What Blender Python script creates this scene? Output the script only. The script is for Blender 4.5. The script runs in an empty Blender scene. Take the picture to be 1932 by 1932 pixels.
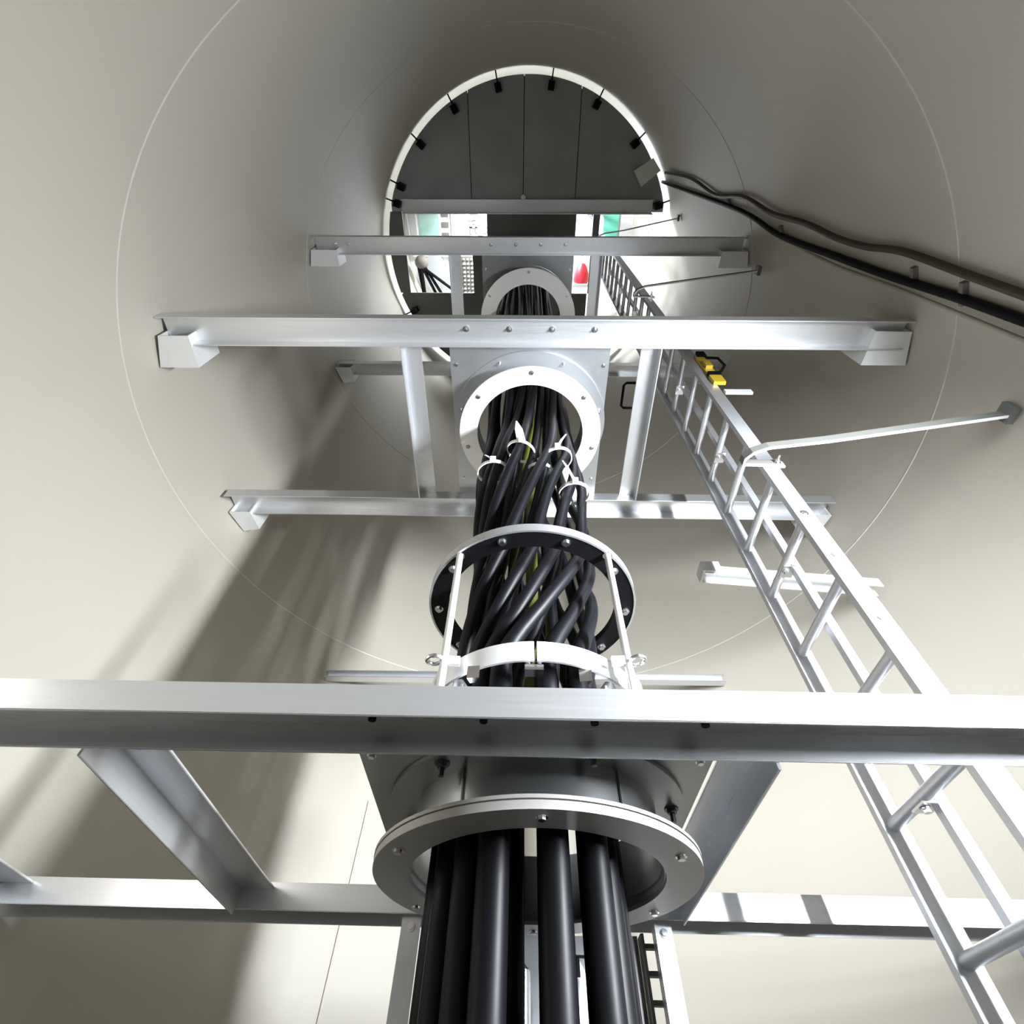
import bpy, bmesh, math, random
from mathutils import Vector, Matrix
random.seed(7)
PI = math.pi
S = 1.9            # tower radius in metres
ZC = 1.15           # eye height above the lower deck
def V(x, y, z): return Vector((x*S, y*S, z*S+ZC))   # plan units are tower radii, heights from eye level

# ---------------------------------------------------------------- camera, world, light, exposure
sc = bpy.context.scene
col = sc.collection
cam = bpy.data.cameras.new('camera'); co = bpy.data.objects.new('camera', cam); col.objects.link(co)
cam.sensor_width = 36; cam.sensor_fit = 'HORIZONTAL'; cam.lens = 971.38/1932*36; cam.clip_start = 0.02; cam.clip_end = 100
Zc = Vector((0.0201, 0.5964, -0.8024)).normalized()
Xc = Vector((0.9998, -0.0120, 0.0161)); Xc = (Xc-Xc.dot(Zc)*Zc).normalized(); Yc = Zc.cross(Xc)
M = Matrix((Xc, Yc, Zc))
co.matrix_world = Matrix.Translation(V(-0.02, -0.698, 0)) @ M.to_4x4()
sc.camera = co
w = bpy.data.worlds.new('world'); sc.world = w; w.use_nodes = True
w.node_tree.nodes['Background'].inputs[0].default_value = (0.6, 0.62, 0.65, 1)
w.node_tree.nodes['Background'].inputs[1].default_value = 0.02
sc.view_settings.view_transform = 'Standard'; sc.view_settings.look = 'None'
sc.view_settings.gamma = 1; sc.view_settings.use_curve_mapping = False
sc.view_settings.exposure = 0.0

def area(name, loc, target, sx, sy, power, color=(1, 1, 1)):
    l = bpy.data.lights.new(name, 'AREA'); l.shape = 'RECTANGLE'; l.size = sx; l.size_y = sy; l.energy = power; l.color = color
    o = bpy.data.objects.new(name, l); col.objects.link(o); o.location = loc
    d = (Vector(target)-Vector(loc)).normalized()
    o.rotation_euler = d.to_track_quat('-Z', 'Y').to_euler()
    return o
# tall tube lamp on the right-hand shell, a weaker one on the left-hand shell, one in the section above the deck
la = area('lamp_light_right', V(0.74, -0.575, 0.54), V(-0.22, 0.62, 0.66), 0.10, 1.25, 245, (0.88, 0.94, 1))
la.data.spread = math.radians(150)
area('lamp_light_left', V(-0.87, -0.36, 0.44), V(0.6, 0.2, 0.9), 0.14, 0.45, 10, (1, 0.95, 0.88))
area('lamp_light_upper', V(-0.15, -0.45, 4.45), V(0.35, 0.8, 4.45), 0.5, 0.4, 360, (0.86, 0.93, 1))

# ---------------------------------------------------------------- materials
def mat(name, color, rough=0.5, metal=0.0, spec=0.5, noise=0.0, nscale=6.0, stretch=(1, 1, 1), bump=0.0, rvar=0.0, color2=None, coat=0.0):
    m = bpy.data.materials.new(name); m.use_nodes = True
    nt = m.node_tree; b = nt.nodes['Principled BSDF']
    b.inputs['Base Color'].default_value = (*color, 1); b.inputs['Roughness'].default_value = rough
    b.inputs['Metallic'].default_value = metal; b.inputs['Specular IOR Level'].default_value = spec
    if coat: b.inputs['Coat Weight'].default_value = coat
    if noise or bump or rvar:
        tc = nt.nodes.new('ShaderNodeTexCoord'); mp = nt.nodes.new('ShaderNodeMapping'); mp.inputs['Scale'].default_value = stretch
        n = nt.nodes.new('ShaderNodeTexNoise'); n.inputs['Scale'].default_value = nscale; n.inputs['Detail'].default_value = 4
        nt.links.new(tc.outputs['Object'], mp.inputs[0]); nt.links.new(mp.outputs[0], n.inputs['Vector'])
        if noise:
            mx = nt.nodes.new('ShaderNodeMix'); mx.data_type = 'RGBA'
            c2 = color2 or tuple(c*(1-noise) for c in color)
            mx.inputs[6].default_value = (*color, 1); mx.inputs[7].default_value = (*c2, 1)
            nt.links.new(n.outputs[0], mx.inputs[0]); nt.links.new(mx.outputs[2], b.inputs['Base Color'])
        if rvar:
            mr = nt.nodes.new('ShaderNodeMapRange'); mr.inputs[3].default_value = max(0, rough-rvar); mr.inputs[4].default_value = rough+rvar
            nt.links.new(n.outputs[0], mr.inputs[0]); nt.links.new(mr.outputs[0], b.inputs['Roughness'])
        if bump:
            bp = nt.nodes.new('ShaderNodeBump'); bp.inputs['Strength'].default_value = bump; bp.inputs['Distance'].default_value = 0.002
            nt.links.new(n.outputs[0], bp.inputs['Height']); nt.links.new(bp.outputs[0], b.inputs['Normal'])
    return m
PAINT = mat('cream_shell_paint', (0.39, 0.36, 0.305), 0.5, spec=0.3, noise=0.04, nscale=2.0, bump=0.02)
SEAM = mat('weld_seam_paint', (0.47, 0.45, 0.40), 0.35, noise=0.1, nscale=60)
GROOVE = mat('dark_joint_line', (0.16, 0.14, 0.12), 0.7, noise=0.2, nscale=30)
ALUX = mat('brushed_aluminium', (0.72, 0.73, 0.75), 0.36, 0.82, noise=0.12, nscale=8, stretch=(1, 14, 14), rvar=0.07, bump=0.08)
ALUY = mat('brushed_aluminium_cross', (0.80, 0.81, 0.84), 0.36, 0.85, noise=0.14, nscale=8, stretch=(14, 1, 14), rvar=0.07, bump=0.08)
GALV = mat('galvanized_plate', (0.66, 0.68, 0.71), 0.36, 0.9, noise=0.25, nscale=9, rvar=0.08)
WHITEAL = mat('pale_anodised_flange', (0.86, 0.85, 0.84), 0.45, 0.35, noise=0.04, nscale=40)
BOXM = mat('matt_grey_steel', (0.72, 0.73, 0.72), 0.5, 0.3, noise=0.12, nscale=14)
DULL = mat('dull_grey_steel', (0.12, 0.12, 0.11), 0.5, 0.3, noise=0.15, nscale=10)
LADM = mat('ladder_aluminium', (0.66, 0.67, 0.70), 0.40, 0.85, noise=0.06, nscale=8, stretch=(14, 14, 1), rvar=0.05)
STEEL = mat('bright_bolt_steel', (0.75, 0.75, 0.76), 0.25, 1.0, rvar=0.05, nscale=50)
ROD = mat('zinc_rod', (0.78, 0.78, 0.78), 0.4, 0.6, noise=0.1, nscale=30)
RUBBER = mat('black_cable_sheath', (0.003, 0.003, 0.005), 0.46, spec=0.2, noise=0.3, nscale=20, rvar=0.05)
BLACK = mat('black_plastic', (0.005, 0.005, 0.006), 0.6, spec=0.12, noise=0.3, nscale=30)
GREENY = mat('olive_yellow_sheath', (0.10, 0.11, 0.012), 0.5, noise=0.2, nscale=10)
TIE = mat('white_nylon', (0.85, 0.85, 0.84), 0.4, noise=0.04, nscale=20)
BROWNC = mat('dark_brown_cable', (0.045, 0.028, 0.018), 0.55, noise=0.3, nscale=10)
THINC = mat('tan_wall_conduit', (0.30, 0.27, 0.21), 0.55, noise=0.1, nscale=10)
DECK = mat('grey_deck_sheet', (0.36, 0.37, 0.37), 0.42, 0.35, noise=0.35, nscale=3, rvar=0.1)
DECKDARK = mat('dark_deck_sheet', (0.13, 0.13, 0.125), 0.55, 0.3, noise=0.25, nscale=4)
FLOORM = mat('dark_checker_floor', (0.045, 0.045, 0.043), 0.6, 0.2, noise=0.3, nscale=12, bump=0.3)
YELLOW = mat('yellow_plastic', (0.50, 0.34, 0.02), 0.4, noise=0.15, nscale=20)
RED = mat('red_plastic', (0.60, 0.01, 0.02), 0.4, noise=0.2, nscale=12)
WHITEP = mat('white_board', (0.82, 0.83, 0.83), 0.6, noise=0.03, nscale=9)
GREYP = mat('pale_grey_board', (0.52, 0.53, 0.53), 0.6, noise=0.15, nscale=30, stretch=(1, 12, 1))
TEAL = mat('teal_print', (0.10, 0.36, 0.27), 0.6, noise=0.6, nscale=7, color2=(0.55, 0.66, 0.62))
TEALP = mat('teal_board', (0.10, 0.42, 0.30), 0.6, noise=0.08, nscale=6)
PAPER = mat('white_paper', (0.8, 0.8, 0.77), 0.7, noise=0.2, nscale=90, stretch=(1, 8, 1))

# ---------------------------------------------------------------- mesh helpers
def link(name, bm, m, parent=None, smooth=False, loc=None):
    bmesh.ops.recalc_face_normals(bm, faces=bm.faces)
    me = bpy.data.meshes.new(name); bm.to_mesh(me); bm.free()
    if m: me.materials.append(m)
    if smooth:
        for p in me.polygons: p.use_smooth = True
        me.set_sharp_from_angle(angle=math.radians(40))
    o = bpy.data.objects.new(name, me); col.objects.link(o)
    if parent:
        o.parent = parent; o.location = -parent.location if loc is None else loc
    elif loc is not None: o.location = loc
    return o
def thing(name, label, cat, loc=(0, 0, 0), group=None):
    o = bpy.data.objects.new(name, None); col.objects.link(o); o.location = loc; o.empty_display_size = 0.1
    o['label'] = label; o['category'] = cat
    if group: o['group'] = group
    return o
def tag(o, label, cat, group=None):
    o['label'] = label; o['category'] = cat
    if group: o['group'] = group
    return o
def struct(o): o['kind'] = 'structure'; return o
def box(bm, a, b):
    a = Vector(a); b = Vector(b)
    vs = [bm.verts.new((x, y, z)) for x in (a.x, b.x) for y in (a.y, b.y) for z in (a.z, b.z)]
    for f in ((0, 1, 3, 2), (4, 6, 7, 5), (0, 4, 5, 1), (2, 3, 7, 6), (0, 2, 6, 4), (1, 5, 7, 3)): bm.faces.new([vs[i] for i in f])
def ubox(bm, x0, x1, y0, y1, z0, z1): box(bm, V(x0, y0, z0), V(x1, y1, z1))
def prism(bm, pts, z0, z1):
    """vertical prism over a plan polygon, plan units"""
    a = [bm.verts.new(V(x, y, z0)) for x, y in pts]; b = [bm.verts.new(V(x, y, z1)) for x, y in pts]
    bm.faces.new(a[::-1]); bm.faces.new(b)
    n = len(pts)
    for i in range(n): bm.faces.new((a[i], a[(i+1) % n], b[(i+1) % n], b[i]))
def extr(bm, sec, p0, p1, ax, ay):
    """profile sec (metres along ax, ay) swept straight from p0 to p1"""
    p0 = Vector(p0); p1 = Vector(p1); ax = Vector(ax); ay = Vector(ay)
    a = [bm.verts.new(p0+ax*s+ay*t) for s, t in sec]; b = [bm.verts.new(p1+ax*s+ay*t) for s, t in sec]
    n = len(sec); bm.faces.new(a[::-1]); bm.faces.new(b)
    for i in range(n): bm.faces.new((a[i], a[(i+1) % n], b[(i+1) % n], b[i]))
def tube(bm, pts, r, seg=12, closed=False):
    pts = [Vector(p) for p in pts]; n = len(pts); rings = []; up = None
    rr = r if isinstance(r, (list, tuple)) else [r]*n
    for i, p in enumerate(pts):
        if closed: t = (pts[(i+1) % n]-pts[i-1]).normalized()
        else: t = (pts[min(i+1, n-1)]-pts[max(i-1, 0)]).normalized()
        if up is None:
            up = Vector((0, 0, 1)) if abs(t.z) < 0.9 else Vector((1, 0, 0))
        up = (up-up.dot(t)*t).normalized(); s = t.cross(up)
        rings.append([bm.verts.new(p+(up*math.cos(2*PI*k/seg)+s*math.sin(2*PI*k/seg))*rr[i]) for k in range(seg)])
    for i in range(n if closed else n-1):
        a, b = rings[i], rings[(i+1) % n]
        for k in range(seg): bm.faces.new((a[k], a[(k+1) % seg], b[(k+1) % seg], b[k]))
    if not closed: bm.faces.new(rings[0][::-1]); bm.faces.new(rings[-1])
def ring(bm, cx, cy, ri, ro, z0, z1, seg=96, a0=0, a1=2*PI):
    """annular slab, plan units"""
    full = abs(a1-a0-2*PI) < 1e-6; n = seg if full else seg+1; L = []
    for i in range(n):
        a = a0+(a1-a0)*i/seg; c, s = math.cos(a), math.sin(a)
        L.append([bm.verts.new(V(cx+r*c, cy+r*s, z)) for r, z in ((ri, z0), (ro, z0), (ro, z1), (ri, z1))])
    for i in range(n if full else n-1):
        a, b = L[i], L[(i+1) % n]
        for k in range(4): bm.faces.new((a[k], a[(k+1) % 4], b[(k+1) % 4], b[k]))
    if not full: bm.faces.new(L[0]); bm.faces.new(L[-1][::-1])
def hexbolt_mesh(r, h, shank=0.0):
    """hexagon head with washer hanging below z=0, optional stud below"""
    bm = bmesh.new()
    def cyl(n, rad, z0, z1, ph=0):
        a = [bm.verts.new((rad*math.cos(2*PI*k/n+ph), rad*math.sin(2*PI*k/n+ph), z0)) for k in range(n)]
        b = [bm.verts.new((rad*math.cos(2*PI*k/n+ph), rad*math.sin(2*PI*k/n+ph), z1)) for k in range(n)]
        bm.faces.new(a[::-1]); bm.faces.new(b)
        for k in range(n): bm.faces.new((a[k], a[(k+1) % n], b[(k+1) % n], b[k]))
    cyl(16, r*1.5, -h*0.25, 0.001); cyl(6, r, -h, -h*0.24)
    if shank: cyl(10, r*0.55, -h-shank, -h*0.9)
    return bm
class BoltKit:
    cache = {}
def bolt(parent, pos, r=0.010, h=0.010, shank=0.0, m=None, rot=None, name='bolt'):
    m = m or STEEL; key = (r, h, shank, m.name)
    if key not in BoltKit.cache:
        o = link(name, hexbolt_mesh(r, h, shank), m, parent); BoltKit.cache[key] = o
    else:
        o = BoltKit.cache[key].copy(); col.objects.link(o); o.parent = parent; o.name = name
    o.location = Vector(pos)-parent.location
    o.rotation_euler = rot or (0, 0, random.random())
    return o
def chord(y, r=0.998): return math.sqrt(max(0, r*r-y*y))
T = 0.0022   # sheet thickness in plan units (about 4 mm)

# ================================================================ SETTING
bm = bmesh.new()
ring(bm, 0, 0, 1.0, 1.012, -ZC/S-0.02, 4.80, seg=256)
wall = struct(link('wall_round', bm, PAINT, smooth=True))
bm = bmesh.new(); prism(bm, [(math.cos(2*PI*i/96)*0.999, math.sin(2*PI*i/96)*0.999) for i in range(96)], -ZC/S-0.02, -ZC/S)
struct(link('floor', bm, FLOORM))
bm = bmesh.new(); prism(bm, [(math.cos(2*PI*i/96)*0.999, math.sin(2*PI*i/96)*0.999) for i in range(96)], 4.76, 4.80)
struct(link('ceiling', bm, WHITEP))
for i, z in enumerate((1.1767, 2.4526)):
    bm = bmesh.new(); tube(bm, [V(math.cos(2*PI*k/256)*1.0008, math.sin(2*PI*k/256)*1.0008, z) for k in range(256)], 0.0050, 8, closed=True)
    struct(link('trim_%d' % (i+1), bm, SEAM, smooth=True))
# upright seam behind the left part of the frame
bm = bmesh.new(); a = math.atan2(0.8892, -0.4575)
tube(bm, [V(math.cos(a)*0.9995, math.sin(a)*0.9995, z) for z in (-0.8, 0.7)], 0.0022, 6)
struct(link('trim_3', bm, GROOVE))

# ================================================================ CROSS BEAMS (downward-opening channels)
def cprofile(wd, ht, t): return [(0, 0), (0, ht), (wd, ht), (wd, 0), (wd-t, 0), (wd-t, ht-t), (t, ht-t), (t, 0)]
def beam(y0, y1, zb, zt, label, bolts=None, x0=None, x1=None, group=None, tm=0.006, bm_=None, boltm=None, bshank=0.014):
    xl = -chord(max(abs(y0), abs(y1))) if x0 is None else x0; xr = -xl if x1 is None else x1
    t = thing('cross_beam', label, 'beam', V((xl+xr)/2, (y0+y1)/2, zb), group)
    bm = bmesh.new(); extr(bm, cprofile((y1-y0)*S, (zt-zb)*S, tm), V(xl, y0, zb), V(xr, y0, zb), (0, 1, 0), (0, 0, 1))
    bmesh.ops.bevel(bm, geom=[e for e in bm.edges if abs((e.verts[0].co-e.verts[1].co).x) > 0.3], offset=0.0015, segments=2, affect='EDGES', clamp_overlap=True)
    link('channel', bm, ALUX, t)
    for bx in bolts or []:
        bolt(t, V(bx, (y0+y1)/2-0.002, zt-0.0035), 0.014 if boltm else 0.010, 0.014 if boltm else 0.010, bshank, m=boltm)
    return t
BX = (-0.165, -0.054, 0.056, 0.165)
NZ0, NZ1 = 0.269, 0.3025
MZ0, MZ1 = 1.31, 1.345
FZ0, FZ1 = 2.50, 2.54
beam(-0.260, -0.190, NZ0, NZ1, 'wide aluminium beam crossing the whole picture just overhead, nearest of all the beams', BX, boltm=BLACK)  # bolts coloured black to stand for the shade inside the channel
beam(0.288, 0.356, NZ0, NZ1+0.004, 'aluminium beam low across the picture, behind the big lowest flange, sunlit at its right end')
beam(-0.320, -0.248, MZ0, MZ1, 'silver beam with four bright bolts, held between two box brackets above the white flange', BX)
beam(0.226, 0.296, MZ0, MZ1+0.003, 'silver beam running behind the cables just under the white flange, box bracket at its left end')
beam(-0.322, -0.250, FZ0, FZ1, 'grey beam crossing in front of the deck opening, small dark bolt holes along it', (-0.86, -0.80)+BX)
beam(0.245, 0.305, FZ0, FZ1, 'dim beam in the shade between the upright left strut and the far left bracket')

# ---------------------------------------------------------------- box brackets
def bracket(pts, zb, zt, label, side, bolt_at=None):
    """short box tube welded to the shell; plan corners near-inner, near-outer, far-outer, far-inner"""
    (ax, ay), (bx, by), (cx, cy), (dx, dy) = pts   # a,b on the -y side (a outer, b inner); c inner, d outer on +y side
    t = thing('wall_bracket', label, 'bracket', V((ax+cx)/2, (ay+cy)/2, zb), 'box brackets carrying the beams')
    th = 0.0038
    bm = bmesh.new(); prism(bm, pts, zb, zb+th); link('bottom_plate', bm, BOXM, t)
    bm = bmesh.new(); prism(bm, pts, zt-th, zt); link('top_plate', bm, BOXM, t)
    s = th if side < 0 else -th
    bm = bmesh.new(); prism(bm, [(bx, by), (cx, cy), (cx-s, cy), (bx-s, by)], zb+th, zt-th); link('inner_plate', bm, BOXM, t)
    bm = bmesh.new(); prism(bm, [(ax, ay), (dx, dy), (dx+s*1.2, dy), (ax+s*1.2, ay)], zb+th, zt-th); link('outer_plate', bm, BOXM, t)
    bp = Vector(V(bx, by+(cy-by)*0.3, zb+(zt-zb)*0.75)); bolt(t, bp, 0.008, 0.010, m=STEEL, rot=(0, math.radians(-90 if side < 0 else 90), 0))
    return t
def mir(p): return [(-x, y) for x, y in p]
FP = [(-0.950, -0.2755), (-0.872, -0.2755), (-0.8735, -0.192), (-0.977, -0.192)]
RP = [(-0.949, 0.294), (-0.8885, 0.2925), (-0.877, 0.360), (-0.922, 0.372)]
bracket(FP, 1.303, 1.418, 'box bracket on the bright left shell at the end of the long bolted beam', -1)
bracket([(0.952, -0.2925), (0.8625, -0.2935), (0.859, -0.2065), (0.973, -0.2065)], 1.318, 1.43, 'box bracket on the right shell, below the brown wall cables', 1)
bracket([(-0.952, 0.285), (-0.884, 0.285), (-0.8724, 0.352), (-0.928, 0.362)], 1.303, 1.40, 'open box bracket on the left shell, beside the broad vertical shadow', -1)
bracket([(0.952, 0.270), (0.884, 0.270), (0.8724, 0.338), (0.932, 0.350)], 1.303, 1.40, 'box bracket half hidden behind the right rail of the ladder', 1)
bracket([(-0.957, -0.272), (-0.845, -0.272), (-0.842, -0.205), (-0.972, -0.205)], 2.49, 2.60, 'dim box bracket up on the left shell near the round deck', -1)
bracket([(0.957, -0.272), (0.845, -0.272), (0.842, -0.205), (0.972, -0.205)], 2.49, 2.60, 'small box bracket on the right shell level with the deck opening', 1)
bracket([(-0.958, 0.262), (-0.88, 0.262), (-0.872, 0.335), (-0.931, 0.345)], 2.49, 2.60, 'darkest box bracket, in the shade left of the upper strut', -1)
bracket([(0.958, 0.262), (0.88, 0.262), (0.872, 0.335), (0.931, 0.345)], 2.49, 2.60, 'box bracket high behind the ladder on the right shell', 1)

# ---------------------------------------------------------------- struts joining each pair of beams
def strut(x0, x1, y0, y1, zb, zt, label, side, m=ALUY, tm=0.006):
    """angle section: hanging leg on the outer side, flat web on top"""
    w_ = (x1-x0)*S; h = (zt-zb)*S
    sec = [(0, 0), (0, h), (w_, h), (w_, h-tm), (tm, h-tm), (tm, 0)]
    if side > 0: sec = [(w_-a, b) for a, b in sec]
    bm = bmesh.new(); extr(bm, sec, V(x0, y0, zb), V(x0, y1, zb), (1, 0, 0), (0, 0, 1))
    bmesh.ops.bevel(bm, geom=[e for e in bm.edges if abs((e.verts[0].co-e.verts[1].co).y) > 0.3], offset=0.0012, segments=2, affect='EDGES', clamp_overlap=True)
    return tag(link('strut', bm, m), label, 'strut', 'struts between the paired beams')
strut(-0.466, -0.411, -0.1895, 0.2875, 0.262, 0.300, 'slanting angle strut left of the big flange, one face shining', -1)
strut(-0.862, -0.807, -0.1895, 0.2875, 0.262, 0.300, 'strut whose dark tip pokes in at the left picture edge', -1)
strut(0.2015, 0.242, -0.1895, 0.2875, 0.262, 0.300, 'dark angle strut slanting down the right side of the big flange', 1)
strut(-0.336, -0.287, -0.2475, 0.2255, 1.308, 1.344, 'bright upright-looking strut left of the white flange', -1)
strut(0.291, 0.338, -0.2475, 0.2255, 1.308, 1.344, 'bright strut between the white flange and the ladder', 1)
strut(-0.352, -0.300, -0.2495, 0.2445, 2.50, 2.538, 'thin grey strut seen against the left deck opening', -1)
strut(0.283, 0.332, -0.2495, 0.2445, 2.50, 2.538, 'thin grey strut seen beside the red cap, left of the far ladder', 1)

# ================================================================ CABLE GUIDES: plate + flanged collar
def guide(cy, zb, zp, rl, label_p, label_f, up_r, ycut, wx, fm, pm, nb=8, double=False, cx=0.004):
    y0, y1 = ycut
    # square carrier plate with round hole, built as a ring of quads
    t = thing('carrier_plate', label_p, 'plate', V(0, (y0+y1)/2, zp))
    bm = bmesh.new(); N = 64; rh = 0.150
    def sq(a):
        c, s = math.cos(a), math.sin(a); k = []
        if c > 1e-6: k.append((wx-cx)/c)
        if c < -1e-6: k.append((-wx-cx)/c)
        if s > 1e-6: k.append((y1-cy)/s)
        if s < -1e-6: k.append((y0-cy)/s)
        k = min(k); return (cx+c*k, cy+s*k)
    angs = sorted([2*PI*i/N for i in range(N)]+[math.atan2(y-cy, x-cx) % (2*PI) for x in (-wx, wx) for y in (y0, y1)])
    L = []
    for a in angs:
        o = sq(a); i = (cx+rh*math.cos(a), cy+rh*math.sin(a))
        L.append([bm.verts.new(V(i[0], i[1], zp)), bm.verts.new(V(o[0], o[1], zp)), bm.verts.new(V(o[0], o[1], zp+0.003)), bm.verts.new(V(i[0], i[1], zp+0.003))])
    n = len(L)
    for i in range(n):
        a, b = L[i], L[(i+1) % n]
        for k in range(4): bm.faces.new((a[k], a[(k+1) % 4], b[(k+1) % 4], b[k]))
    link('sheet', bm, pm, t)
    for sx in (-1, 1):
        for fy in (0.12, 0.88):
            bolt(t, V(sx*wx*0.93, y0+(y1-y0)*fy, zp), 0.007, 0.007)
    f = thing('cable_flange', label_f, 'flange', V(cx, cy, zb))
    bm = bmesh.new(); ring(bm, cx, cy, 0.1455, 0.1485, zb+0.004, zp-0.006); link('collar', bm, pm, f, smooth=True)
    bm = bmesh.new(); ring(bm, cx, cy, 0.1455, up_r, zp-0.006, zp-0.0005); link('upper_flange', bm, pm, f, smooth=True)
    ri = 0.1455
    bm = bmesh.new(); ring(bm, cx, cy, ri if not double else 0.147, rl, zb, zb+(0.0085 if double else 0.0055)); link('lower_flange', bm, fm, f, smooth=True)
    if double:
        bm = bmesh.new(); ring(bm, cx, cy, ri, rl+0.0008, zb+0.0098, zb+0.0135); link('backing_flange', bm, fm, f, smooth=True)
    for k in range(nb):
        a = 2*PI*k/nb - PI/2
        bolt(f, V(cx+(rl-0.016)*math.cos(a), cy+(rl-0.016)*math.sin(a), zb), 0.008, 0.007)
        a += PI/nb if nb > 6 else 0.35
        bolt(f, V(cx+(up_r-0.016)*math.cos(a), cy+(up_r-0.016)*math.sin(a), zp-0.006), 0.011 if double else 0.009, 0.011 if double else 0.009, 0.018, m=DARKB if double else None)
    for s in (-0.6, 0.62):   # folded collar seams
        a = -PI/2+s; bm = bmesh.new()
        extr(bm, [(0, 0), (0.004, 0), (0.004, 0.006), (0, 0.006)], V(cx+0.1485*math.cos(a), cy+0.1485*math.sin(a), zb+0.011), V(cx+0.1485*math.cos(a), cy+0.1485*math.sin(a), zp-0.007), (-math.sin(a), math.cos(a), 0), (math.cos(a), math.sin(a), 0))
        link('seam_strip', bm, pm, f)
    return f
DARKB = mat('dark_bolt_steel', (0.10, 0.10, 0.10), 0.35, 0.9, rvar=0.05, nscale=50)
FLG = mat('grey_flange_metal', (0.60, 0.58, 0.56), 0.45, 0.35, noise=0.06, nscale=30)
PLT = mat('smooth_dull_steel', (0.42, 0.43, 0.43), 0.30, 0.9, noise=0.3, nscale=5, rvar=0.08)
guide(0.0, 0.2213, 0.2995, 0.188, 'dark steel plate carrying the lowest and largest flange', 'largest steel flange ring, nearest, with the straight thick cables coming out of it', 0.184, (-0.1885, 0.2865), 0.198, FLG, PLT, nb=6, double=True)
guide(-0.018, 1.275, 1.3425, 0.1945, 'bright galvanised plate behind the white flange', 'white flange ring with small bolts, twisted cables coming out of it at mid picture', 0.213, (-0.2475, 0.2255), 0.212, WHITEAL, GALV, nb=7)
guide(-0.008, 2.40, 2.52, 0.2125, 'grey plate around the farthest flange', 'farthest flange ring, half hidden above the bolted middle beam', 0.200, (-0.2495, 0.2445), 0.205, FLG, PLT, nb=6)

# ================================================================ SPREADER RING, RODS, CLAMP
g = thing('spreader_ring', 'wide round ring with black inner face and silver rim around the twisted cables', 'ring', V(0, 0, 0.642))
bm = bmesh.new(); ring(bm, 0.003, 0, 0.150, 0.1815, 0.643, 0.6555); link('black_liner', bm, BLACK, g, smooth=True)
bm = bmesh.new(); ring(bm, 0.003, 0, 0.1820, 0.1855, 0.6415, 0.6585); link('silver_rim', bm, ALUX, g, smooth=True)
for k in range(10):
    a = -PI/2+math.radians(18)+2*PI*k/10
    bolt(g, V(0.003+0.168*math.cos(a), 0.168*math.sin(a), 0.6428), 0.010, 0.011)
def rod(x, y, label, sx):
    t = thing('tie_rod', label, 'rod', V(x, y, 0.30), 'upright rods between the flange plate and the ring')
    bm = bmesh.new(); tube(bm, [V(x, y, 0.3035), V(x, y, 0.52), V(x, y, 0.655)], 0.0105, 12); link('shaft', bm, ROD, t, smooth=True)
    bm = bmesh.new(); tube(bm, [V(x-sx*0.004, y+0.012, 0.31), V(x-sx*0.006, y+0.012, 0.40), V(x-sx*0.001, y+0.006, 0.425)], [0.017, 0.017, 0.008], 10); link('sleeve', bm, ROD, t, smooth=True)
    for dx, r in ((-0.012*sx, 0.017),):
        bm = bmesh.new(); c = V(x+dx, y-0.004, 0.430)
        tube(bm, [c+Vector((r*1.1*math.cos(q), r*1.0*math.sin(q), 0.002*math.cos(q))) for q in [2*PI*k/20 for k in range(20)]], 0.0055, 8, closed=True)
        link('eye_nut', bm, STEEL, t, smooth=True)
    bm = bmesh.new(); extr(bm, [(-0.006, -0.012), (0.006, -0.012), (0.006, 0.012), (-0.006, 0.012)], V(x, y, 0.432), V(x+sx*0.022, y-0.004, 0.428), (0, 1, 0), (0, 0, 1)); link('lug', bm, WHITEAL, t)
    bolt(t, V(x, y, 0.6425), 0.010, 0.010)
rod(-0.1195, -0.128, 'left of the two upright zinc rods reaching up to the wide ring', 1)
rod(0.1245, -0.1335, 'right of the two upright zinc rods reaching up to the wide ring', -1)
c = thing('cable_clamp', 'pale split clamp band squeezing the cables just above the nearest beam', 'clamp', V(0, 0, 0.42))
WB = mat('pale_clamp_band', (0.80, 0.80, 0.81), 0.42, 0.45, noise=0.05, nscale=20)
cr = 0.1565
for a0, a1 in ((-PI*0.985, -PI/2-0.012), (-PI/2+0.012, -0.045), (0.045, PI/2-0.012), (PI/2+0.012, PI*0.985)):
    bm = bmesh.new(); ring(bm, 0.002, 0, cr-0.0035, cr, 0.4135, 0.4435, seg=40, a0=a0, a1=a1); link('band', bm, WB, c, smooth=True)
bm = bmesh.new(); ubox(bm, -0.012, 0.012, -0.150, -0.135, 0.404, 0.412); link('lock_block', bm, STEEL, c)
for x in (-0.007, 0.007): bolt(c, V(x, -0.1425, 0.420), 0.006, 0.006, 0.01)
for x, z in ((-0.078, 0.405), (0.066, 0.403)):
    bm = bmesh.new(); prism(bm, [(x-0.008, -0.137), (x+0.008, -0.139), (x+0.003, -0.128), (x-0.004, -0.126)], z-0.006, z+0.012); link('locking_clip', bm, STEEL, c)
for sx, x in ((-1, -0.095), (1, 0.096)):
    bm = bmesh.new(); tube(bm, [V(x, -0.105, 0.372), V(x, -0.107, 0.395), V(x+sx*0.004, -0.112, 0.412)], [0.030, 0.030, 0.012], 14); link('clamp_boss', bm, GALV, c, smooth=True)
for x in (-0.092, 0.092):
    bm = bmesh.new(); tube(bm, [V(x, -0.119, 0.36), V(x, -0.122, 0.40)], 0.005, 8); link('stud', bm, STEEL, c, smooth=True)

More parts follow.
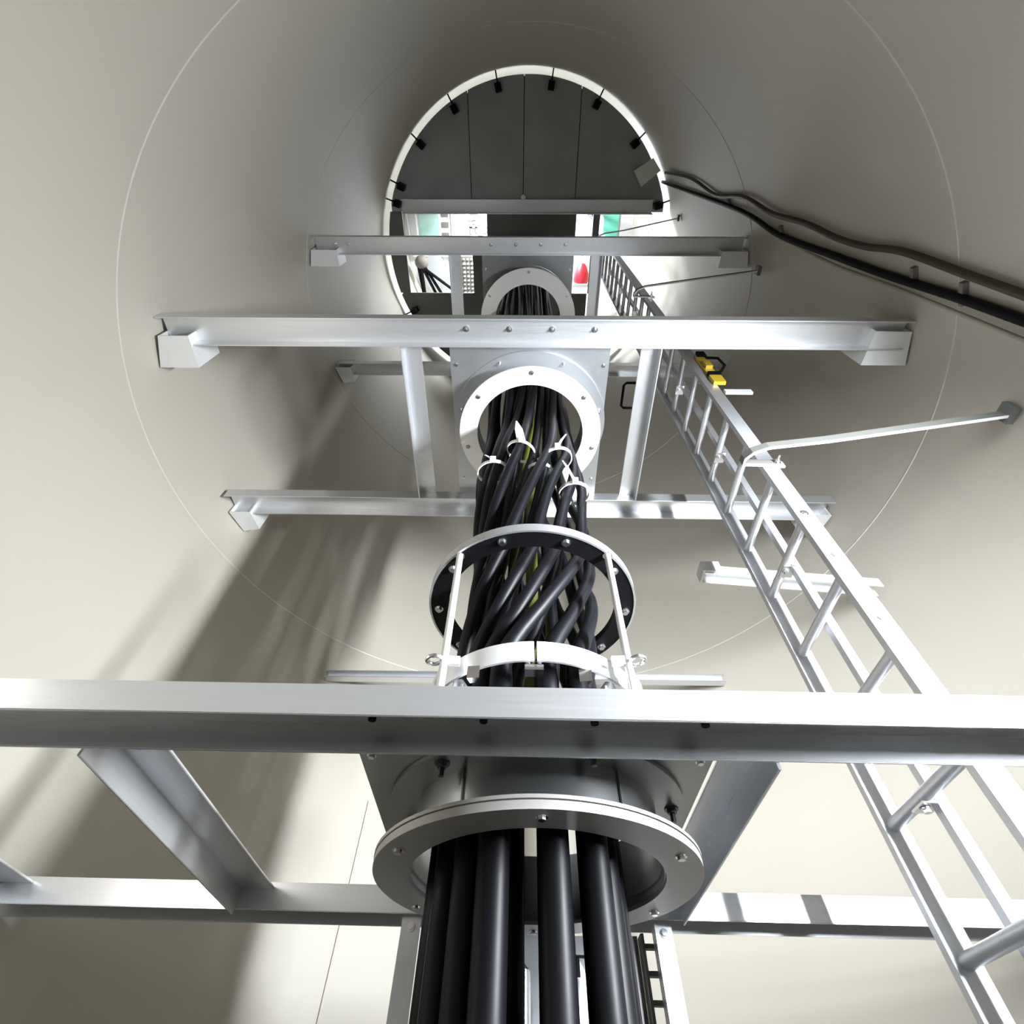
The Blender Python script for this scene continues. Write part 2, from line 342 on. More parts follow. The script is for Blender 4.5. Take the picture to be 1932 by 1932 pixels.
# ================================================================ MAIN CABLES
start = [(-.092, -.045), (-.069, -.080), (-.043, -.110), (-.0275, -.066), (.0172, -.112), (.0590, -.098), (.0735, -.062),
         (-.106, .000), (-.066, -.015), (-.086, .055), (-.050, .045), (.0250, -.030), (.0270, .035), (.084, -.020), (.095, .035), (-.030, .095), (.030, .100), (.080, .082),
         (-.058, .078), (-.026, .060), (.020, .068), (.068, .012), (-.072, .020)]
CL = ['leftmost thick black cable at the bottom edge of the picture', 'second thick black cable from the left at the bottom edge', 'broad black cable with a bright streak, front of the left-hand group',
      'black cable on the right side of the left-hand group, next to the shiny conduit', 'lone black cable in the middle, between the two gaps', 'first cable right of the right-hand gap below the largest flange', 'rightmost thick black cable below the largest flange']
def smooth01(t): t = max(0, min(1, t)); return t*t*(3-2*t)
def twist(z):
    if z < 0.44: return 0
    if z < 0.70: return 4.3*(z-0.44)*smooth01((z-0.44)/0.10*0.5+0.5)
    b = 4.3*0.26
    if z < 1.05: return b+2.3*(z-0.70)
    return b+2.3*0.35+1.1*(min(z, 1.6)-1.05)
zs = [-ZC/S+0.001, -0.4, 0.0, 0.15, 0.3, 0.38]+[0.40+0.02*i for i in range(60)]+[1.7, 2.0, 2.4, 2.8, 3.4, 4.0]
def cable_pts(x0, y0, seed, zs=zs):
    rn = random.Random(seed); r0 = math.hypot(x0, y0); ph = math.atan2(y0, x0)
    f1, f2, p1, p2 = rn.uniform(6, 11), rn.uniform(6, 12), rn.uniform(0, 6), rn.uniform(0, 6)
    a1 = rn.uniform(0.03, 0.08); out = []
    for z in zs:
        k = smooth01((z-0.42)/0.12)*smooth01((4.2-z)/1.0)
        r = r0*(1+0.10*k*smooth01((z-0.7)/0.3)*smooth01((1.25-z)/0.15)+a1*0.7*k*math.sin(f1*z+p1))
        a = ph+twist(z)+a1*1.2*k*math.sin(f2*z+p2)
        out.append(V(r*math.cos(a), r*math.sin(a), z))
    return out
for i, (x, y) in enumerate(start):
    bm = bmesh.new()
    rr = [(0.0165 if i < 18 else 0.0118)*S - (0.0052*S if i < 18 else 0.0008*S)*smooth01((z-0.36)/0.2) for z in zs]
    tube(bm, cable_pts(x, y, i), rr, 14)
    o = link('power_cable', bm, RUBBER, smooth=True)
    tag(o, CL[i] if i < 7 else 'black power cable at the back of the bundle, behind the front row of cables', 'cable', 'black cables of the main bundle')
bm = bmesh.new(); tube(bm, cable_pts(0.000, -0.004, 99, [z for z in zs if z > 0.3]), 0.0115*S, 12)
tag(link('earth_cable', bm, GREENY, smooth=True), 'olive yellow cable glimpsed in the core of the black bundle', 'cable')
bm = bmesh.new(); pz = [z for z in zs if z > 0.3]; tube(bm, [p+Vector((0, 0, 0)) for p in cable_pts(-0.03, 0.02, 98, pz)], 0.012*S, 12)
tag(link('earth_cable', bm, GREENY, smooth=True), 'dull olive cable tucked behind the front strands of the bundle', 'cable')
# ties around sub-bundles
def tie(cx, cy, z, rx, tilt, label, tail):
    rx *= 1.2; cy += 0.008
    t = thing('cable_tie', label, 'cable tie', V(cx, cy, z), 'white ties around strands of the bundle')
    bm = bmesh.new(); n = 28; L = []
    for k in range(n):
        a = 2*PI*k/n; dx = rx*math.cos(a); dy = rx*0.85*math.sin(a)
        zz = z+dx*math.tan(tilt)
        L.append([bm.verts.new(V(cx+dx*q, cy+dy*q, zz+h)) for q, h in ((1, -0.0055), (1.06, -0.0055), (1.06, 0.0055), (1, 0.0055))])
    for k in range(n):
        a, b = L[k], L[(k+1) % n]
        for j in range(4): bm.faces.new((a[j], a[(j+1) % 4], b[(j+1) % 4], b[j]))
    link('strap', bm, TIE, t, smooth=True)
    tx, tz, wd = tail
    bm = bmesh.new(); p = [V(cx, cy-rx*0.9, z), V(cx+tx*0.5, cy-rx*1.05, z+tz*0.55), V(cx+tx, cy-rx*1.1, z+tz)]
    ws = (wd, wd*0.9, 0.0015)
    L = [[bm.verts.new(q+Vector((sx*ww*S, dy, 0))) for sx, dy in ((-1, 0), (1, 0), (1, -0.002), (-1, -0.002))] for q, ww in zip(p, ws)]
    for u, v in zip(L, L[1:]):
        for j in range(4): bm.faces.new((u[j], u[(j+1) % 4], v[(j+1) % 4], v[j]))
    bm.faces.new(L[0]); bm.faces.new(L[-1][::-1]); link('tail', bm, TIE, t)
    bm = bmesh.new(); ubox(bm, cx-0.006, cx+0.006, cy-rx*0.92-0.008, cy-rx*0.9, z-0.006, z+0.006); link('lock_head', bm, TIE, t)
tie(-0.082, -0.085, 0.985, 0.028, 0.1, 'white cable tie on the leftmost strands below the white flange', (-0.018, 0.012, 0.003))
tie(-0.020, -0.105, 1.045, 0.026, -0.35, 'white cable tie with a broad torn tail sticking up, second from the left', (-0.012, 0.085, 0.010))
tie(0.022, -0.085, 0.985, 0.024, 0.0, 'short white tie over the olive cable in the middle', (0.01, 0.006, 0.003))
tie(0.062, -0.100, 1.020, 0.028, 0.25, 'white cable tie on the right strands, just inside the flange mouth', (0.022, 0.05, 0.003))
tie(0.094, -0.085, 0.905, 0.026, 0.0, 'lowest white cable tie, on the rightmost strands', (-0.022, 0.075, 0.003))

# ================================================================ LADDER
lx0, lx1 = 0.499, 0.533; yl, yr = 0.094, -0.105
lad = thing('ladder', 'long aluminium access ladder climbing the right side up through the deck', 'ladder', V(0.515, 0, -ZC/S))
zb, zt = -ZC/S+0.002, 4.70
def rail(y, sgn):
    bm = bmesh.new(); w_ = (lx1-lx0)*S; d = 0.012*S; t = 0.003
    sec = [(0, 0), (w_, 0), (w_, d), (w_-t, d), (w_-t, t), (t, t), (t, d), (0, d)]
    extr(bm, sec, V(lx0, y, zb), V(lx0, y, zt), (1, 0, 0), (0, sgn, 0))
    link('rail', bm, LADM, lad)
rail(yl, 1); rail(yr-0.012, 1)
bm = bmesh.new(); tube(bm, [V(0.514, yl, 0), V(0.514, yr, 0)], 0.0088*S, 14)
r0 = link('rung', bm, LADM, lad, smooth=True); zk = [0.182+0.1492*k for k in range(-6, 30)]
r0.location = Vector((0, 0, zk[0]*S))-lad.location
for z in zk[1:]:
    o = r0.copy(); col.objects.link(o); o.parent = lad; o.location = Vector((0, 0, z*S))-lad.location
bm = bmesh.new(); fx0, fx1, fy0, fy1 = 0.530, 0.548, 0.008, 0.024
t = 0.0025
extr(bm, [(0, 0), (0, 0.030), (t, 0.030), (t, t), (0.024, t), (0.024, 0.030), (0.024+t, 0.030), (0.024+t, 0)], V(fx0, fy0, zb), V(fx0, fy0, zt), (0, 1, 0), (1, 0, 0))
link('fall_arrest_rail', bm, LADM, lad)
for k, z in enumerate(zk):
    if k % 3 == 1 and z > 0.1:
        bolt(lad, V(0.514, 0.014, z-0.012), 0.009, 0.010)
        bm = bmesh.new(); ubox(bm, 0.505, 0.530, -0.001, 0.030, z-0.011, z-0.008); link('rail_clip', bm, STEEL, lad)
for z in (0.95-0.16, 0.67, 0.53):
    bolt(lad, V(0.516, yr-0.012, z), 0.010, 0.005, rot=(math.radians(-90), 0, 0), name='rail_rivet')
# arms from the ladder to the shell
def arm(z, y1, label, thick=0.021):
    t = thing('standoff_bracket', label, 'bracket', V(0.7, -0.2, z), 'arms holding the ladder off the shell')
    xw = math.sqrt(0.985**2-y1*y1)
    path = [(xw, y1), (0.62, -0.180), (0.50, -0.163), (0.470, -0.150), (0.457, -0.135), (0.455, -0.1215), (0.505, -0.1215), (0.540, -0.1215)]
    bm = bmesh.new(); th = 0.006
    P = [V(x, y, z) for x, y in path]; L = []
    for i, p in enumerate(P):
        d = (P[min(i+1, len(P)-1)]-P[max(i-1, 0)]); d.z = 0; d.normalize(); n = Vector((-d.y, d.x, 0))
        L.append([bm.verts.new(p+n*a+Vector((0, 0, b))) for a, b in ((-th/2, 0), (th/2, 0), (th/2, thick*S), (-th/2, thick*S))])
    for u, v in zip(L, L[1:]):
        for j in range(4): bm.faces.new((u[j], u[(j+1) % 4], v[(j+1) % 4], v[j]))
    bm.faces.new(L[0]); bm.faces.new(L[-1][::-1]); link('bent_bar', bm, DULL, t)
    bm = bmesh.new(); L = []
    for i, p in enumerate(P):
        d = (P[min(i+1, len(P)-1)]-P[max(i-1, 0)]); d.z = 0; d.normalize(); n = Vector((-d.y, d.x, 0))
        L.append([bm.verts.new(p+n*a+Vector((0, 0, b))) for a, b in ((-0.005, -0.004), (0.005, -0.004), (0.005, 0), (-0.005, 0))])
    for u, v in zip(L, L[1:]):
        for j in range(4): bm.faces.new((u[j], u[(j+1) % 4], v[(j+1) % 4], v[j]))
    bm.faces.new(L[0]); bm.faces.new(L[-1][::-1]); link('edge_highlight', bm, BOXM, t)['label'] = 'painted highlight along the lower edge'  # light catching the bar's lower edge, painted as a paler strip
    bm = bmesh.new(); ubox(bm, xw-0.008, xw+0.006, y1-0.018, y1+0.016, z-0.006, z+thick+0.008); link('wall_plate', bm, DULL, t)
    bm = bmesh.new(); ubox(bm, 0.517, 0.545, -0.1215, -0.1165, z-0.004, z+0.016); link('hook_plate', bm, LADM, t)
    bolt(t, V(0.531, -0.1225, z+0.008), 0.009, 0.018, 0.02, rot=(math.radians(-90), 0, 0))
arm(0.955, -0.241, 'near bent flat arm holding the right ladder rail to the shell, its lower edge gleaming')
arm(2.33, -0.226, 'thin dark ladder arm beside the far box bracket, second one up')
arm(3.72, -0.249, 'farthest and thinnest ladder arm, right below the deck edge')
# support channel behind the ladder
t = thing('support_channel', 'short channel sticking out behind the ladder, with an open box end on the left', 'bracket', V(0.7, 0.24, 1.0))
bm = bmesh.new(); extr(bm, cprofile(0.070, 0.055, 0.004), V(0.462, 0.235, 1.0), V(0.935, 0.262, 0.985), (0, 1, 0), (0, 0, 1)); link('channel', bm, BOXM, t)
bm = bmesh.new(); ubox(bm, 0.4615, 0.4665, 0.228, 0.275, 1.0, 1.035); link('end_cap', bm, BOXM, t)
bm = bmesh.new(); ubox(bm, 0.4665, 0.51, 0.228, 0.233, 1.0, 1.035); link('side_tab', bm, BOXM, t)
# fall arrester
t = thing('fall_arrester', 'yellow and black fall arrester clipped to the upper part of the ladder', 'safety device', V(0.535, -0.10, 1.5))
bm = bmesh.new(); ubox(bm, 0.524, 0.552, -0.124, -0.1175, 1.47, 1.60); ubox(bm, 0.528, 0.548, -0.135, -0.124, 1.50, 1.54); link('body', bm, YELLOW, t)
bm = bmesh.new(); ubox(bm, 0.524, 0.558, -0.130, -0.1175, 1.445, 1.468); link('middle_strap', bm, BLACK, t)
bm = bmesh.new(); ubox(bm, 0.535, 0.56, -0.128, -0.1175, 1.602, 1.64); link('end_grip', bm, BLACK, t)
bm = bmesh.new(); ubox(bm, 0.522, 0.556, -0.128, -0.1175, 1.395, 1.444); link('lower_body', bm, YELLOW, t)
bm = bmesh.new(); tube(bm, [V(0.555, -0.122, 1.60), V(0.580, -0.135, 1.56), V(0.582, -0.135, 1.50), V(0.556, -0.122, 1.46)], 0.008, 8); link('lever', bm, BLACK, t, smooth=True)
bm = bmesh.new(); ubox(bm, 0.545, 0.62, -0.115, -0.108, 1.352, 1.372)
tag(link('rail_joint_tab', bm, BOXM), 'small grey tab beside the ladder rail just under the yellow arrester', 'tab')

# ================================================================ REAR CHANNEL AND LOWER POSTS
bm = bmesh.new(); xe = chord(0.756, 0.997); h = 0.048; w_ = 0.05; t = 0.005
extr(bm, [(0, -h), (0, t-h), (w_-t, t-h), (w_-t, -t), (0, -t), (0, 0), (w_, 0), (w_, -h)], V(-xe, 0.728, 1.036), V(xe, 0.728, 1.045), (0, 1, 0), (0, 0, 1))
tag(link('rear_channel', bm, LADM), 'narrow channel on the far shell peeking out just above the nearest beam', 'channel')
def post(x0, x1, label):
    t = thing('post', label, 'post', V(x0, 0.30, -ZC/S), 'posts under the rear low beam')
    bm = bmesh.new(); extr(bm, [(0, 0), ((x1-x0)*S, 0), ((x1-x0)*S, 0.004), (0.004, 0.004), (0.004, 0.05), (0, 0.05)], V(x0, 0.30, zb), V(x0, 0.30, 0.268), (1, 0, 0), (0, 1, 0)); link('angle', bm, LADM, t)
    bolt(t, V((x0+x1)/2, 0.2998, 0.255), 0.008, 0.008, rot=(math.radians(-90), 0, 0))
post(-0.198, -0.168, 'pale post seen left of the thick cables at the bottom edge')
post(0.197, 0.223, 'bright white post seen right of the thick cables at the bottom edge')
t = thing('cable_tray', 'dark slatted cable tray standing beside the bright right-hand post', 'tray', V(0.19, 0.36, -ZC/S))
bm = bmesh.new(); ubox(bm, 0.179, 0.184, 0.33, 0.36, zb, 0.262); link('side_rail', bm, DECKDARK, t)
bm = bmesh.new(); ubox(bm, 0.212, 0.218, 0.33, 0.36, zb, 0.262); link('side_rail', bm, DECKDARK, t)
bm = bmesh.new(); ubox(bm, 0.184, 0.212, 0.337, 0.350, 0, 0.006); sl = link('slat', bm, DECKDARK, t)
zz = [0.245-0.033*k for k in range(16)]
sl.location = Vector((0, 0, zz[0]*S))-t.location
for z in zz[1:]:
    o = sl.copy(); col.objects.link(o); o.parent = t; o.location = Vector((0, 0, z*S))-t.location
bm = bmesh.new(); ubox(bm, 0.120, 0.176, 0.345, 0.36, zb, 0.262)
tag(link('duct', bm, DECKDARK), 'dark olive upright duct between the thick cables and the slatted tray', 'duct')
bm = bmesh.new(); tube(bm, [V(-0.0095, 0.2, zb), V(-0.0095, 0.2, 0.186)], 0.010*S, 16); tube(bm, [V(-0.0095, 0.2, 0.186), V(-0.0095, 0.2, 0.194)], [0.010*S, 0.004], 16)
tag(link('conduit', bm, STEEL, smooth=True), 'shiny steel conduit end shining in the gap between the thick cables', 'pipe')
t = thing('hose', 'pale crumpled hose with black clip in the right gap between the thick cables', 'hose', V(0.068, 0.25, -ZC/S))
bm = bmesh.new(); tube(bm, [V(0.067+0.008*math.sin(k*1.3), 0.25, 0.205-0.02*k) for k in range(14)]+[V(0.067, 0.25, zb)], [0.012+0.010*math.sin(k*1.1)**2 for k in range(14)]+[0.02], 12); link('sleeve', bm, TIE, t, smooth=True)
bm = bmesh.new(); ubox(bm, 0.060, 0.082, 0.232, 0.236, 0.208, 0.211); ubox(bm, 0.066, 0.070, 0.232, 0.237, 0.188, 0.209); link('clip', bm, BLACK, t)
bm = bmesh.new(); ubox(bm, -0.02, 0.105, 0.352, 0.3565, zb, 0.262)
tag(link('backing_sheet', bm, GALV), 'pale sheet hanging below the rear low beam behind the cables', 'sheet')

# ================================================================ CABLES ON THE RIGHT SHELL
def on_shell(az_z, off):
    """points on the round shell: (bearing in degrees, height), off the paint by off"""
    return [V(math.cos(math.radians(a))*(1-off), math.sin(math.radians(a))*(1-off), z) for a, z in az_z]
def spl(P, n=6):
    out = []
    for i in range(len(P)-1):
        p0, p1, p2, p3 = P[max(i-1, 0)], P[i], P[i+1], P[min(i+2, len(P)-1)]
        for k in range(n):
            t_ = k/n
            out.append(0.5*((2*p1)+(p2-p0)*t_+(2*p0-5*p1+4*p2-p3)*t_*t_+(3*p1-p0-3*p2+p3)*t_**3))
    out.append(P[-1]); return out
c1 = [(-29.27, 3.858), (-29.75, 3.224), (-27.21, 2.841), (-29.08, 2.434), (-27.45, 2.157), (-27.73, 1.874), (-27.02, 1.681), (-27.23, 1.518), (-28.36, 1.347), (-28.09, 1.136), (-27.91, 0.989), (-27.73, 0.841)]
c2 = [(-25.21, 4.044), (-25.36, 3.224), (-25.36, 2.475), (-23.33, 2.111), (-23.7, 1.692), (-24.04, 1.429), (-24.79, 1.165), (-25.07, 0.985), (-25.35, 0.834)]
c3 = [(-22.65, 1.976), (-22.13, 1.695), (-22.72, 1.385), (-22.9, 1.162), (-23.0, 0.979), (-23.17, 0.826)]
c4 = [(-22.47, 2.115), (-22.99, 1.693), (-23.43, 1.429), (-24.28, 1.165), (-24.63, 0.983), (-24.97, 0.833)]
for pts, r, m, lab, nm in ((c1, 0.016, BROWNC, 'upper, wavy dark cable sagging along the right shell', 'wall_cable'), (c2, 0.018, BLACK, 'thickest, straightest black cable along the right shell', 'wall_cable'), (c3, 0.008, THINC, 'thin tan line running lowest beside the wall cables', 'wall_cable')):
    P = on_shell(pts, 0.014)
    bm = bmesh.new(); tube(bm, spl(P), r, 10); tag(link(nm, bm, m, smooth=True), lab, 'cable')
P = on_shell(c4, 0.01)
bm = bmesh.new(); tube(bm, spl(P), 0.011, 8); tag(link('wall_cable', bm, THINC, smooth=True), 'pale painted line tucked right under the straightest black wall cable', 'cable')
for k, q in enumerate([(-23.25, 2.111), (-24.46, 1.323), (-24.8, 1.153), (-25.89, 2.679)]):
    p = on_shell([q], 0.006)[0]
    bm = bmesh.new(); d = Vector((p.x, p.y, 0)).normalized(); s = Vector((-d.y, d.x, 0))
    extr(bm, [(-0.012, -0.03), (0.012, -0.03), (0.012, 0.012), (-0.012, 0.012)], p-s*0.06, p+s*0.035, (0, 0, 1), d*-1)
    tag(link('cable_clip', bm, GROOVE), ('cable clip on the straightest wall cable, nearest the far box bracket', 'cable clip on the wall cables, second from the picture edge', 'cable clip on the wall cables, closest to the picture edge', 'cable clip on the wall cables, closest to the round deck')[k], 'clip')

# ================================================================ ROUND DECK HIGH ABOVE
ZD = 4.02
dk = thing('round_deck', 'round grey sheet deck closing the tower high above, open on the lower right', 'deck', V(0, 0, ZD))
def arc(R, a0, a1, n): return [(R*math.cos(math.radians(a0+(a1-a0)*i/n)), R*math.sin(math.radians(a0+(a1-a0)*i/n))) for i in range(n+1)]
RD = 0.963
def panel_between(x0, x1, y1):
    """part of the near half disc between two seams"""
    R = RD; pts = []
    n = 24
    for i in range(n+1):
        x = x0+(x1-x0)*i/n; pts.append((x, -math.sqrt(max(R*R-x*x, 0))))
    pts += [(x1, y1), (x0, y1)]
    # drop degenerate duplicates
    out = []
    for p in pts:
        if not out or (Vector(p)-Vector(out[-1])).length > 1e-4: out.append(p)
    return out
xs = [-RD*0.955, -0.3715, -0.0265, 0.3215, RD*0.955]
for a, b in zip(xs, xs[1:]):
    bm = bmesh.new(); prism(bm, panel_between(a+0.0025, b-0.0025, -0.250), ZD, ZD+0.012)
    link('deck_panel', bm, DECK, dk)
for x in xs[1:-1]:
    bm = bmesh.new(); ubox(bm, x-0.012, x+0.012, -math.sqrt(0.955**2-(abs(x)+0.012)**2), -0.26, ZD+0.0125, ZD+0.016); link('seam_strip', bm, BLACK, dk)
def slab(pts, name='deck_panel', m=DECKDARK, z0=ZD, z1=ZD+0.012):
    bm = bmesh.new(); prism(bm, pts, z0, z1); link(name, bm, m, dk)
slab([(-0.931, -0.2465), (-0.8525, -0.2465), (-0.8515, 0.2745), (-0.924, 0.2745)]+[(x, y) for x, y in arc(RD, 163.5, 194.8, 8)][1:-1])
slab([(0.920, -0.2465), (0.920, -0.290), (-0.920, -0.290), (-0.920, -0.2465)], 'deck_edge', DECKDARK, ZD+0.013, ZD+0.03)
slab([(-0.2735, -0.2465), (0.339, -0.2465), (0.339, 0.2745), (-0.381, 0.2745), (-0.381, 0.0), (-0.2735, -0.08)])
slab([(-0.908, 0.2755), (0.45, 0.2755), (0.45, 0.32)]+[(x, y) for x, y in arc(RD, 62, 162.5, 24)])
slab([(0.4535, -0.2465), (0.499, -0.2465), (0.499, 0.2745), (0.4535, 0.2745)])
slab([(0.47, 0.50), (0.80, 0.50)]+arc(RD, 33, 61, 8))
bm = bmesh.new(); extr(bm, cprofile(0.085*S, 0.05*S, 0.01), V(-0.845, -0.325, ZD-0.052), V(0.840, -0.325, ZD-0.052), (0, 1, 0), (0, 0, 1)); link('deck_beam', bm, ALUX, dk)
bolt(dk, V(-0.026, -0.335, ZD-0.03), 0.02, 0.02, 0.02)
HL = ['dark hanger clamp left of the middle seam at the top of the deck rim', 'dark hanger clamp right of the middle seam at the top of the deck rim', 'dark hanger clamp at the upper left of the deck rim',
      'dark hanger clamp at the upper right of the deck rim', 'dark hanger clamp halfway down the left of the deck rim', 'dark hanger clamp just above the white paper on the deck rim',
      'lower dark hanger clamp on the left rim, above the deck beam', 'dark hanger clamp lowest on the left rim, just above the long bolted beam', 'dark hanger clamp at the left end of the deck beam', 'dark hanger clamp at the right end of the deck beam, under the paper']
for i, a in enumerate([-101.5, -81.6, -119.5, -63.2, -137.4, -43, -154.5, 154.7, -161, -18.5]):
    ca, sa = math.cos(math.radians(a)), math.sin(math.radians(a)); r = 0.925
    t = thing('deck_hanger', HL[i], 'clamp', V(r*ca, r*sa, ZD-0.01), 'dark hanger clamps around the deck rim')
    bm = bmesh.new()
    R3 = Matrix.Rotation(math.radians(a), 3, 'Z')
    def pbox(x0, x1, y0, y1, z0, z1):
        k = [bm.verts.new(V(*(Vector((x*ca-y*sa, x*sa+y*ca, z))))) for x in (x0, x1) for y in (y0, y1) for z in (z0, z1)]
        for f in ((0, 1, 3, 2), (4, 6, 7, 5), (0, 4, 5, 1), (2, 3, 7, 6), (0, 2, 6, 4), (1, 5, 7, 3)): bm.faces.new([k[j] for j in f])
    pbox(0.895, 0.940, -0.018, 0.018, ZD-0.075, ZD-0.001); link('clamp_block', bm, BLACK, t)
    bm = bmesh.new(); pbox(0.94, 1.0, -0.004, 0.004, ZD-0.014, ZD-0.004); link('wall_strap', bm, BLACK, t)
    bolt(t, V(0.915*ca, 0.915*sa, ZD-0.075), 0.022, 0.02, m=BLACK)
bm = bmesh.new(); prism(bm, [(0.685, -0.483), (0.80, -0.552), (0.858, -0.485), (0.745, -0.395)], ZD-0.03, ZD-0.027)
tg = link('paper_tag', bm, PAPER); tag(tg, 'crooked white paper sheet taped under the right rim of the round deck', 'paper')

# things on the ceiling of the section above, seen through the deck openings
def up(x, y, z=4.75, z0=5.3): k = z/z0; return ((x+0.02)*k-0.02, (y+0.698)*k-0.698)
def cpanel(name, quad, m, label, cat, th=0.02, z=4.735):
    bm = bmesh.new(); prism(bm, [up(*p, z=z) for p in quad], z, z+th); return tag(link(name, bm, m), label, cat)
t = thing('picture_board', 'white board with a blurred teal picture, seen through the left deck opening', 'board', V(-0.8, 0.0, 4.735))
bm = bmesh.new(); prism(bm, [up(*p) for p in [(-1.09, -0.16), (-0.69, -0.16), (-0.69, 0.26), (-1.05, 0.26)]], 4.738, 4.757); link('board', bm, WHITEP, t)
bm = bmesh.new(); prism(bm, [up(*p) for p in [(-1.07, -0.13), (-1.0, -0.13), (-0.99, 0.22), (-1.03, 0.22)]], 4.734, 4.7375); link('grey_field', bm, GREYP, t)
bm = bmesh.new(); prism(bm, [up(*p) for p in [(-0.975, -0.13), (-0.79, -0.13), (-0.79, 0.2), (-0.965, 0.2)]], 4.734, 4.7375); link('teal_picture', bm, TEAL, t)
for k in range(4):
    bm = bmesh.new(); y = -0.11+0.085*k; prism(bm, [up(*p) for p in [(-0.765, y), (-0.70, y), (-0.70, y+0.045), (-0.765, y+0.045)]], 4.734, 4.7375); link('dark_print', bm, GROOVE, t)
t = thing('notice_board', 'pale grey and white notice board with dark marks, right in the left deck opening', 'board', V(-0.5, 0.0, 4.735))
bm = bmesh.new(); prism(bm, [up(*p) for p in [(-0.678, -0.16), (-0.34, -0.16), (-0.34, 0.26), (-0.678, 0.26)]], 4.738, 4.757); link('board', bm, WHITEP, t)
bm = bmesh.new(); prism(bm, [up(*p) for p in [(-0.65, -0.15), (-0.53, -0.15), (-0.53, 0.22), (-0.65, 0.22)]], 4.734, 4.7375); link('grey_field', bm, GREYP, t)
for (x0, x1, y0, y1) in [(-.52, -.45, -.14, -.13), (-.50, -.44, -.11, -.095), (-.515, -.45, -.06, -.045), (-.48, -.465, -.04, -.02), (-.51, -.45, 0, .012), (-.51, -.495, .012, .06), (-.46, -.45, .012, .05), (-.43, -.40, .00, .08), (-.39, -.36, .01, .02), (-.39, -.36, .04, .05)]:
    x1 += 0.008; y1 += 0.010
    bm = bmesh.new(); prism(bm, [up(*p) for p in [(x0, y0), (x1, y0), (x1, y1), (x0, y1)]], 4.730, 4.7375); link('dark_print', bm, GROOVE, t)
t = thing('ceiling_disc', 'pale round disc behind black straps, low in the left deck opening', 'disc', V(-0.8, 0.3, 4.735))  # plain pale disc on the upper ceiling, not a lamp
ux, uy = up(-0.86, 0.40); bm = bmesh.new(); prism(bm, [(ux+0.10*math.cos(2*PI*k/32), uy+0.15*math.sin(2*PI*k/32)) for k in range(32)], 4.730, 4.757); link('disc', bm, GREYP, t)
ux, uy = up(-0.985, 0.33, z=4.6)
t = thing('tripod', 'black tripod with a grey bundled head, low in the left deck opening', 'tripod', V(ux, uy, 4.6))
for k, pts in enumerate([((-1.02, .30), (-1.0, .60)), ((-.99, .33), (-1.06, .68)), ((-.98, .35), (-.83, .62)), ((-.95, .36), (-.76, .62)), ((-.97, .36), (-.62, .56))]):
    (a, b), (c_, d_) = [up(*p, z=4.6) for p in pts]
    q_ = math.hypot(c_, d_); f_ = min(1, 0.955/q_); c_ *= f_; d_ *= f_
    bm = bmesh.new(); tube(bm, [V(a, b, 4.6), V(c_, d_, 4.58-0.03*k)], 0.024, 8); link('leg', bm, BLACK, t, smooth=True)
bm = bmesh.new(); bmesh.ops.create_icosphere(bm, subdivisions=2, radius=0.11)
link('head', bm, GROOVE, t, smooth=True, loc=Vector((0, -0.02, 0.04)))
t = thing('perforated_plate', 'dark plate with pale perforations beside the left deck opening', 'plate', V(-0.5, 0.4, 4.6))
q = [up(*p, z=4.62) for p in [(-0.655, 0.26), (-0.50, 0.26), (-0.485, 0.62), (-0.62, 0.62)]]
bm = bmesh.new(); prism(bm, q, 4.62, 4.63); link('plate', bm, GROOVE, t)
rn = random.Random(3)
for i in range(4):
    for j in range(9):
        x, y = up(-0.625+0.036*i, 0.28+0.037*j, z=4.615); bm = bmesh.new(); wv = 0.007+0.006*rn.random()
        prism(bm, [(x, y), (x+wv*1.6, y), (x+wv*1.6, y+wv), (x, y+wv)], 4.613, 4.6195); link('perforation', bm, WHITEP, t)
t = thing('red_cap', 'bright red rounded cap hanging in the narrow right deck opening', 'cap', V(0.46, 0.35, 4.5))
ux, uy = up(0.535, 0.40, z=4.6)
bm = bmesh.new(); L = []
for r, dy in ((0.02, -0.075), (0.040, -0.05), (0.058, 0.0), (0.066, 0.05), (0.060, 0.07)):
    L.append([bm.verts.new(V(ux+r*math.cos(2*PI*k/20), uy+dy, 4.6+r*math.sin(2*PI*k/20))) for k in range(20)])
for u, v in zip(L, L[1:]):
    for k in range(20): bm.faces.new((u[k], u[(k+1) % 20], v[(k+1) % 20], v[k]))
bm.faces.new(L[0]); bm.faces.new(L[-1]); link('shell', bm, RED, t, smooth=True)
bm = bmesh.new(); tube(bm, [V(ux, uy-0.07, 4.6), V(ux, uy-0.15, 4.66), V(ux, uy-0.17, 4.755)], 0.01, 8); link('cord', bm, RED, t, smooth=True)
bm = bmesh.new(); tube(bm, [V(ux+0.03, uy+0.07, 4.58), V(ux+0.07, uy+0.10, 4.58), V(ux+0.09, uy+0.18, 4.6)], 0.02, 8); link('handle', bm, BLACK, t, smooth=True)
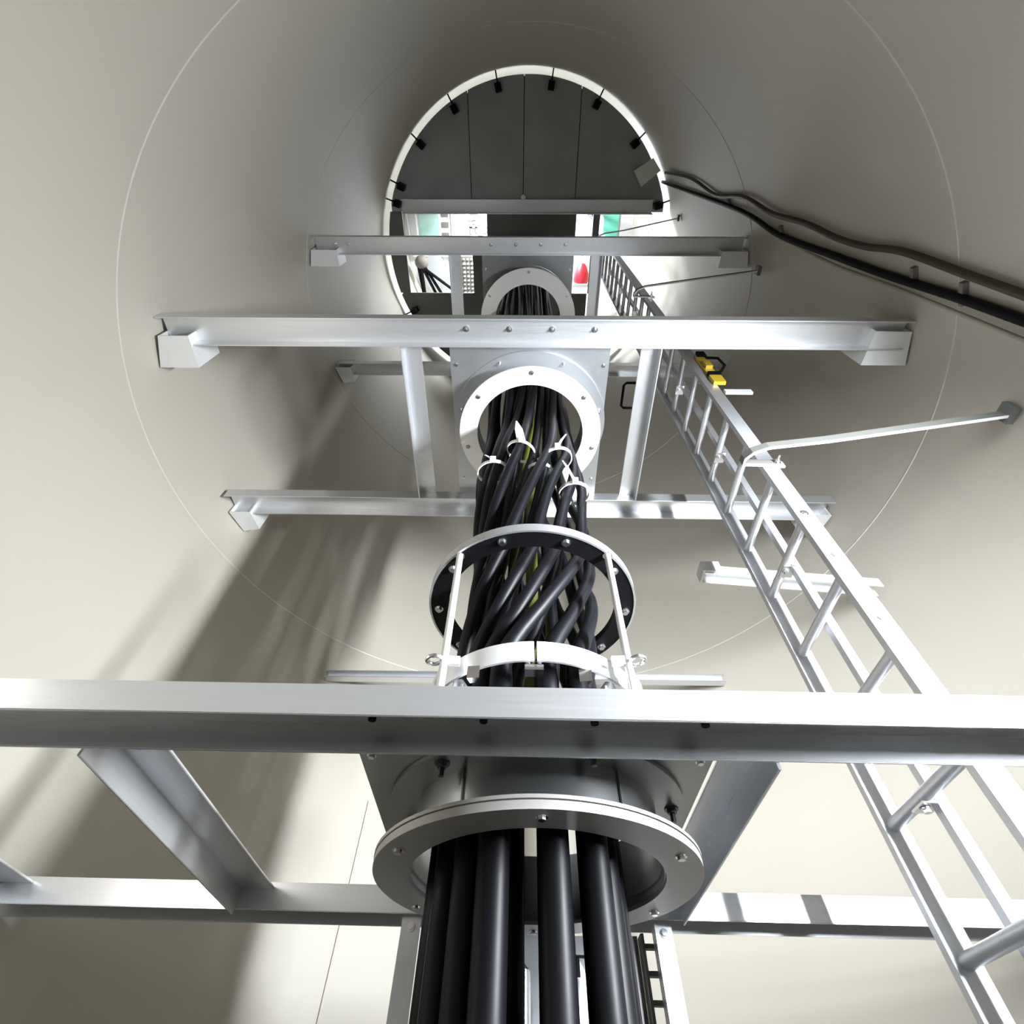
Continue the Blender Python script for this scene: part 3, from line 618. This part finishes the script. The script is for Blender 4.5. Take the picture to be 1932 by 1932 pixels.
for k in range(2):
    y = 0.50+0.075*k; bm = bmesh.new(); prism(bm, [up(*p, z=4.4, z0=5.3) for p in [(0.455, y), (0.60, y), (0.60, y+0.03), (0.455, y+0.03)]], 4.4, 4.41)
    tag(link('white_slat', bm, WHITEP), ('upper of two short white slats under the red cap', 'lower of two short white slats under the red cap')[k], 'slat', 'white slats under the red cap')
bm = bmesh.new(); prism(bm, [up(*p) for p in [(0.70, -0.10), (0.83, -0.10), (0.83, 0.14), (0.70, 0.14)]], 4.738, 4.757)
tag(link('teal_board', bm, TEALP), 'plain teal board in the right deck opening', 'board')
bm = bmesh.new(); prism(bm, [up(*p) for p in [(0.85, -0.10), (0.96, -0.10), (0.96, 0.14), (0.85, 0.14)]], 4.738, 4.757)
tag(link('pale_board', bm, GREYP), 'pale bluish board right of the teal board', 'board')
bm = bmesh.new(); ubox(bm, 0.455, 0.488, -0.215, -0.185, ZD+0.001, 4.74)
tag(link('black_pillar', bm, BLACK), 'black pillar rising at the corner of the right deck opening', 'pillar')
# black step loop beside the upper ladder
bm = bmesh.new(); a = 0.30
P = [V(0.495, 0.108, 1.95), V(0.395, 0.108, 1.95), V(0.385, 0.118, 1.95), V(0.385, 0.205, 1.95), V(0.395, 0.215, 1.95), V(0.495, 0.215, 1.95)]
tube(bm, P, 0.010, 8); tag(link('step_loop', bm, BLACK, smooth=True), 'small black square loop beside the bright strut left of the ladder', 'loop')

# ================================================================ LAMP HOUSINGS
def lamp(x, y, z, ln, label):
    t = thing('wall_lamp', label, 'lamp', V(x, y, z))
    r = math.hypot(x, y); ca, sa = x/r, y/r
    bm = bmesh.new(); rb = 1.0
    k = [bm.verts.new(V(a*ca-b*sa, a*sa+b*ca, z+c_)) for a in (r+0.02, 0.998) for b in (-0.05, 0.05) for c_ in (-ln, ln)]
    for f in ((0, 1, 3, 2), (4, 6, 7, 5), (0, 4, 5, 1), (2, 3, 7, 6), (0, 2, 6, 4), (1, 5, 7, 3)): bm.faces.new([k[j] for j in f])
    link('housing', bm, BOXM, t)
lamp(0.74, -0.575, 0.54, 0.34, 'tall lamp housing on the right shell, outside the picture')
lamp(-0.87, -0.36, 0.44, 0.13, 'tall lamp housing on the left shell, outside the picture')
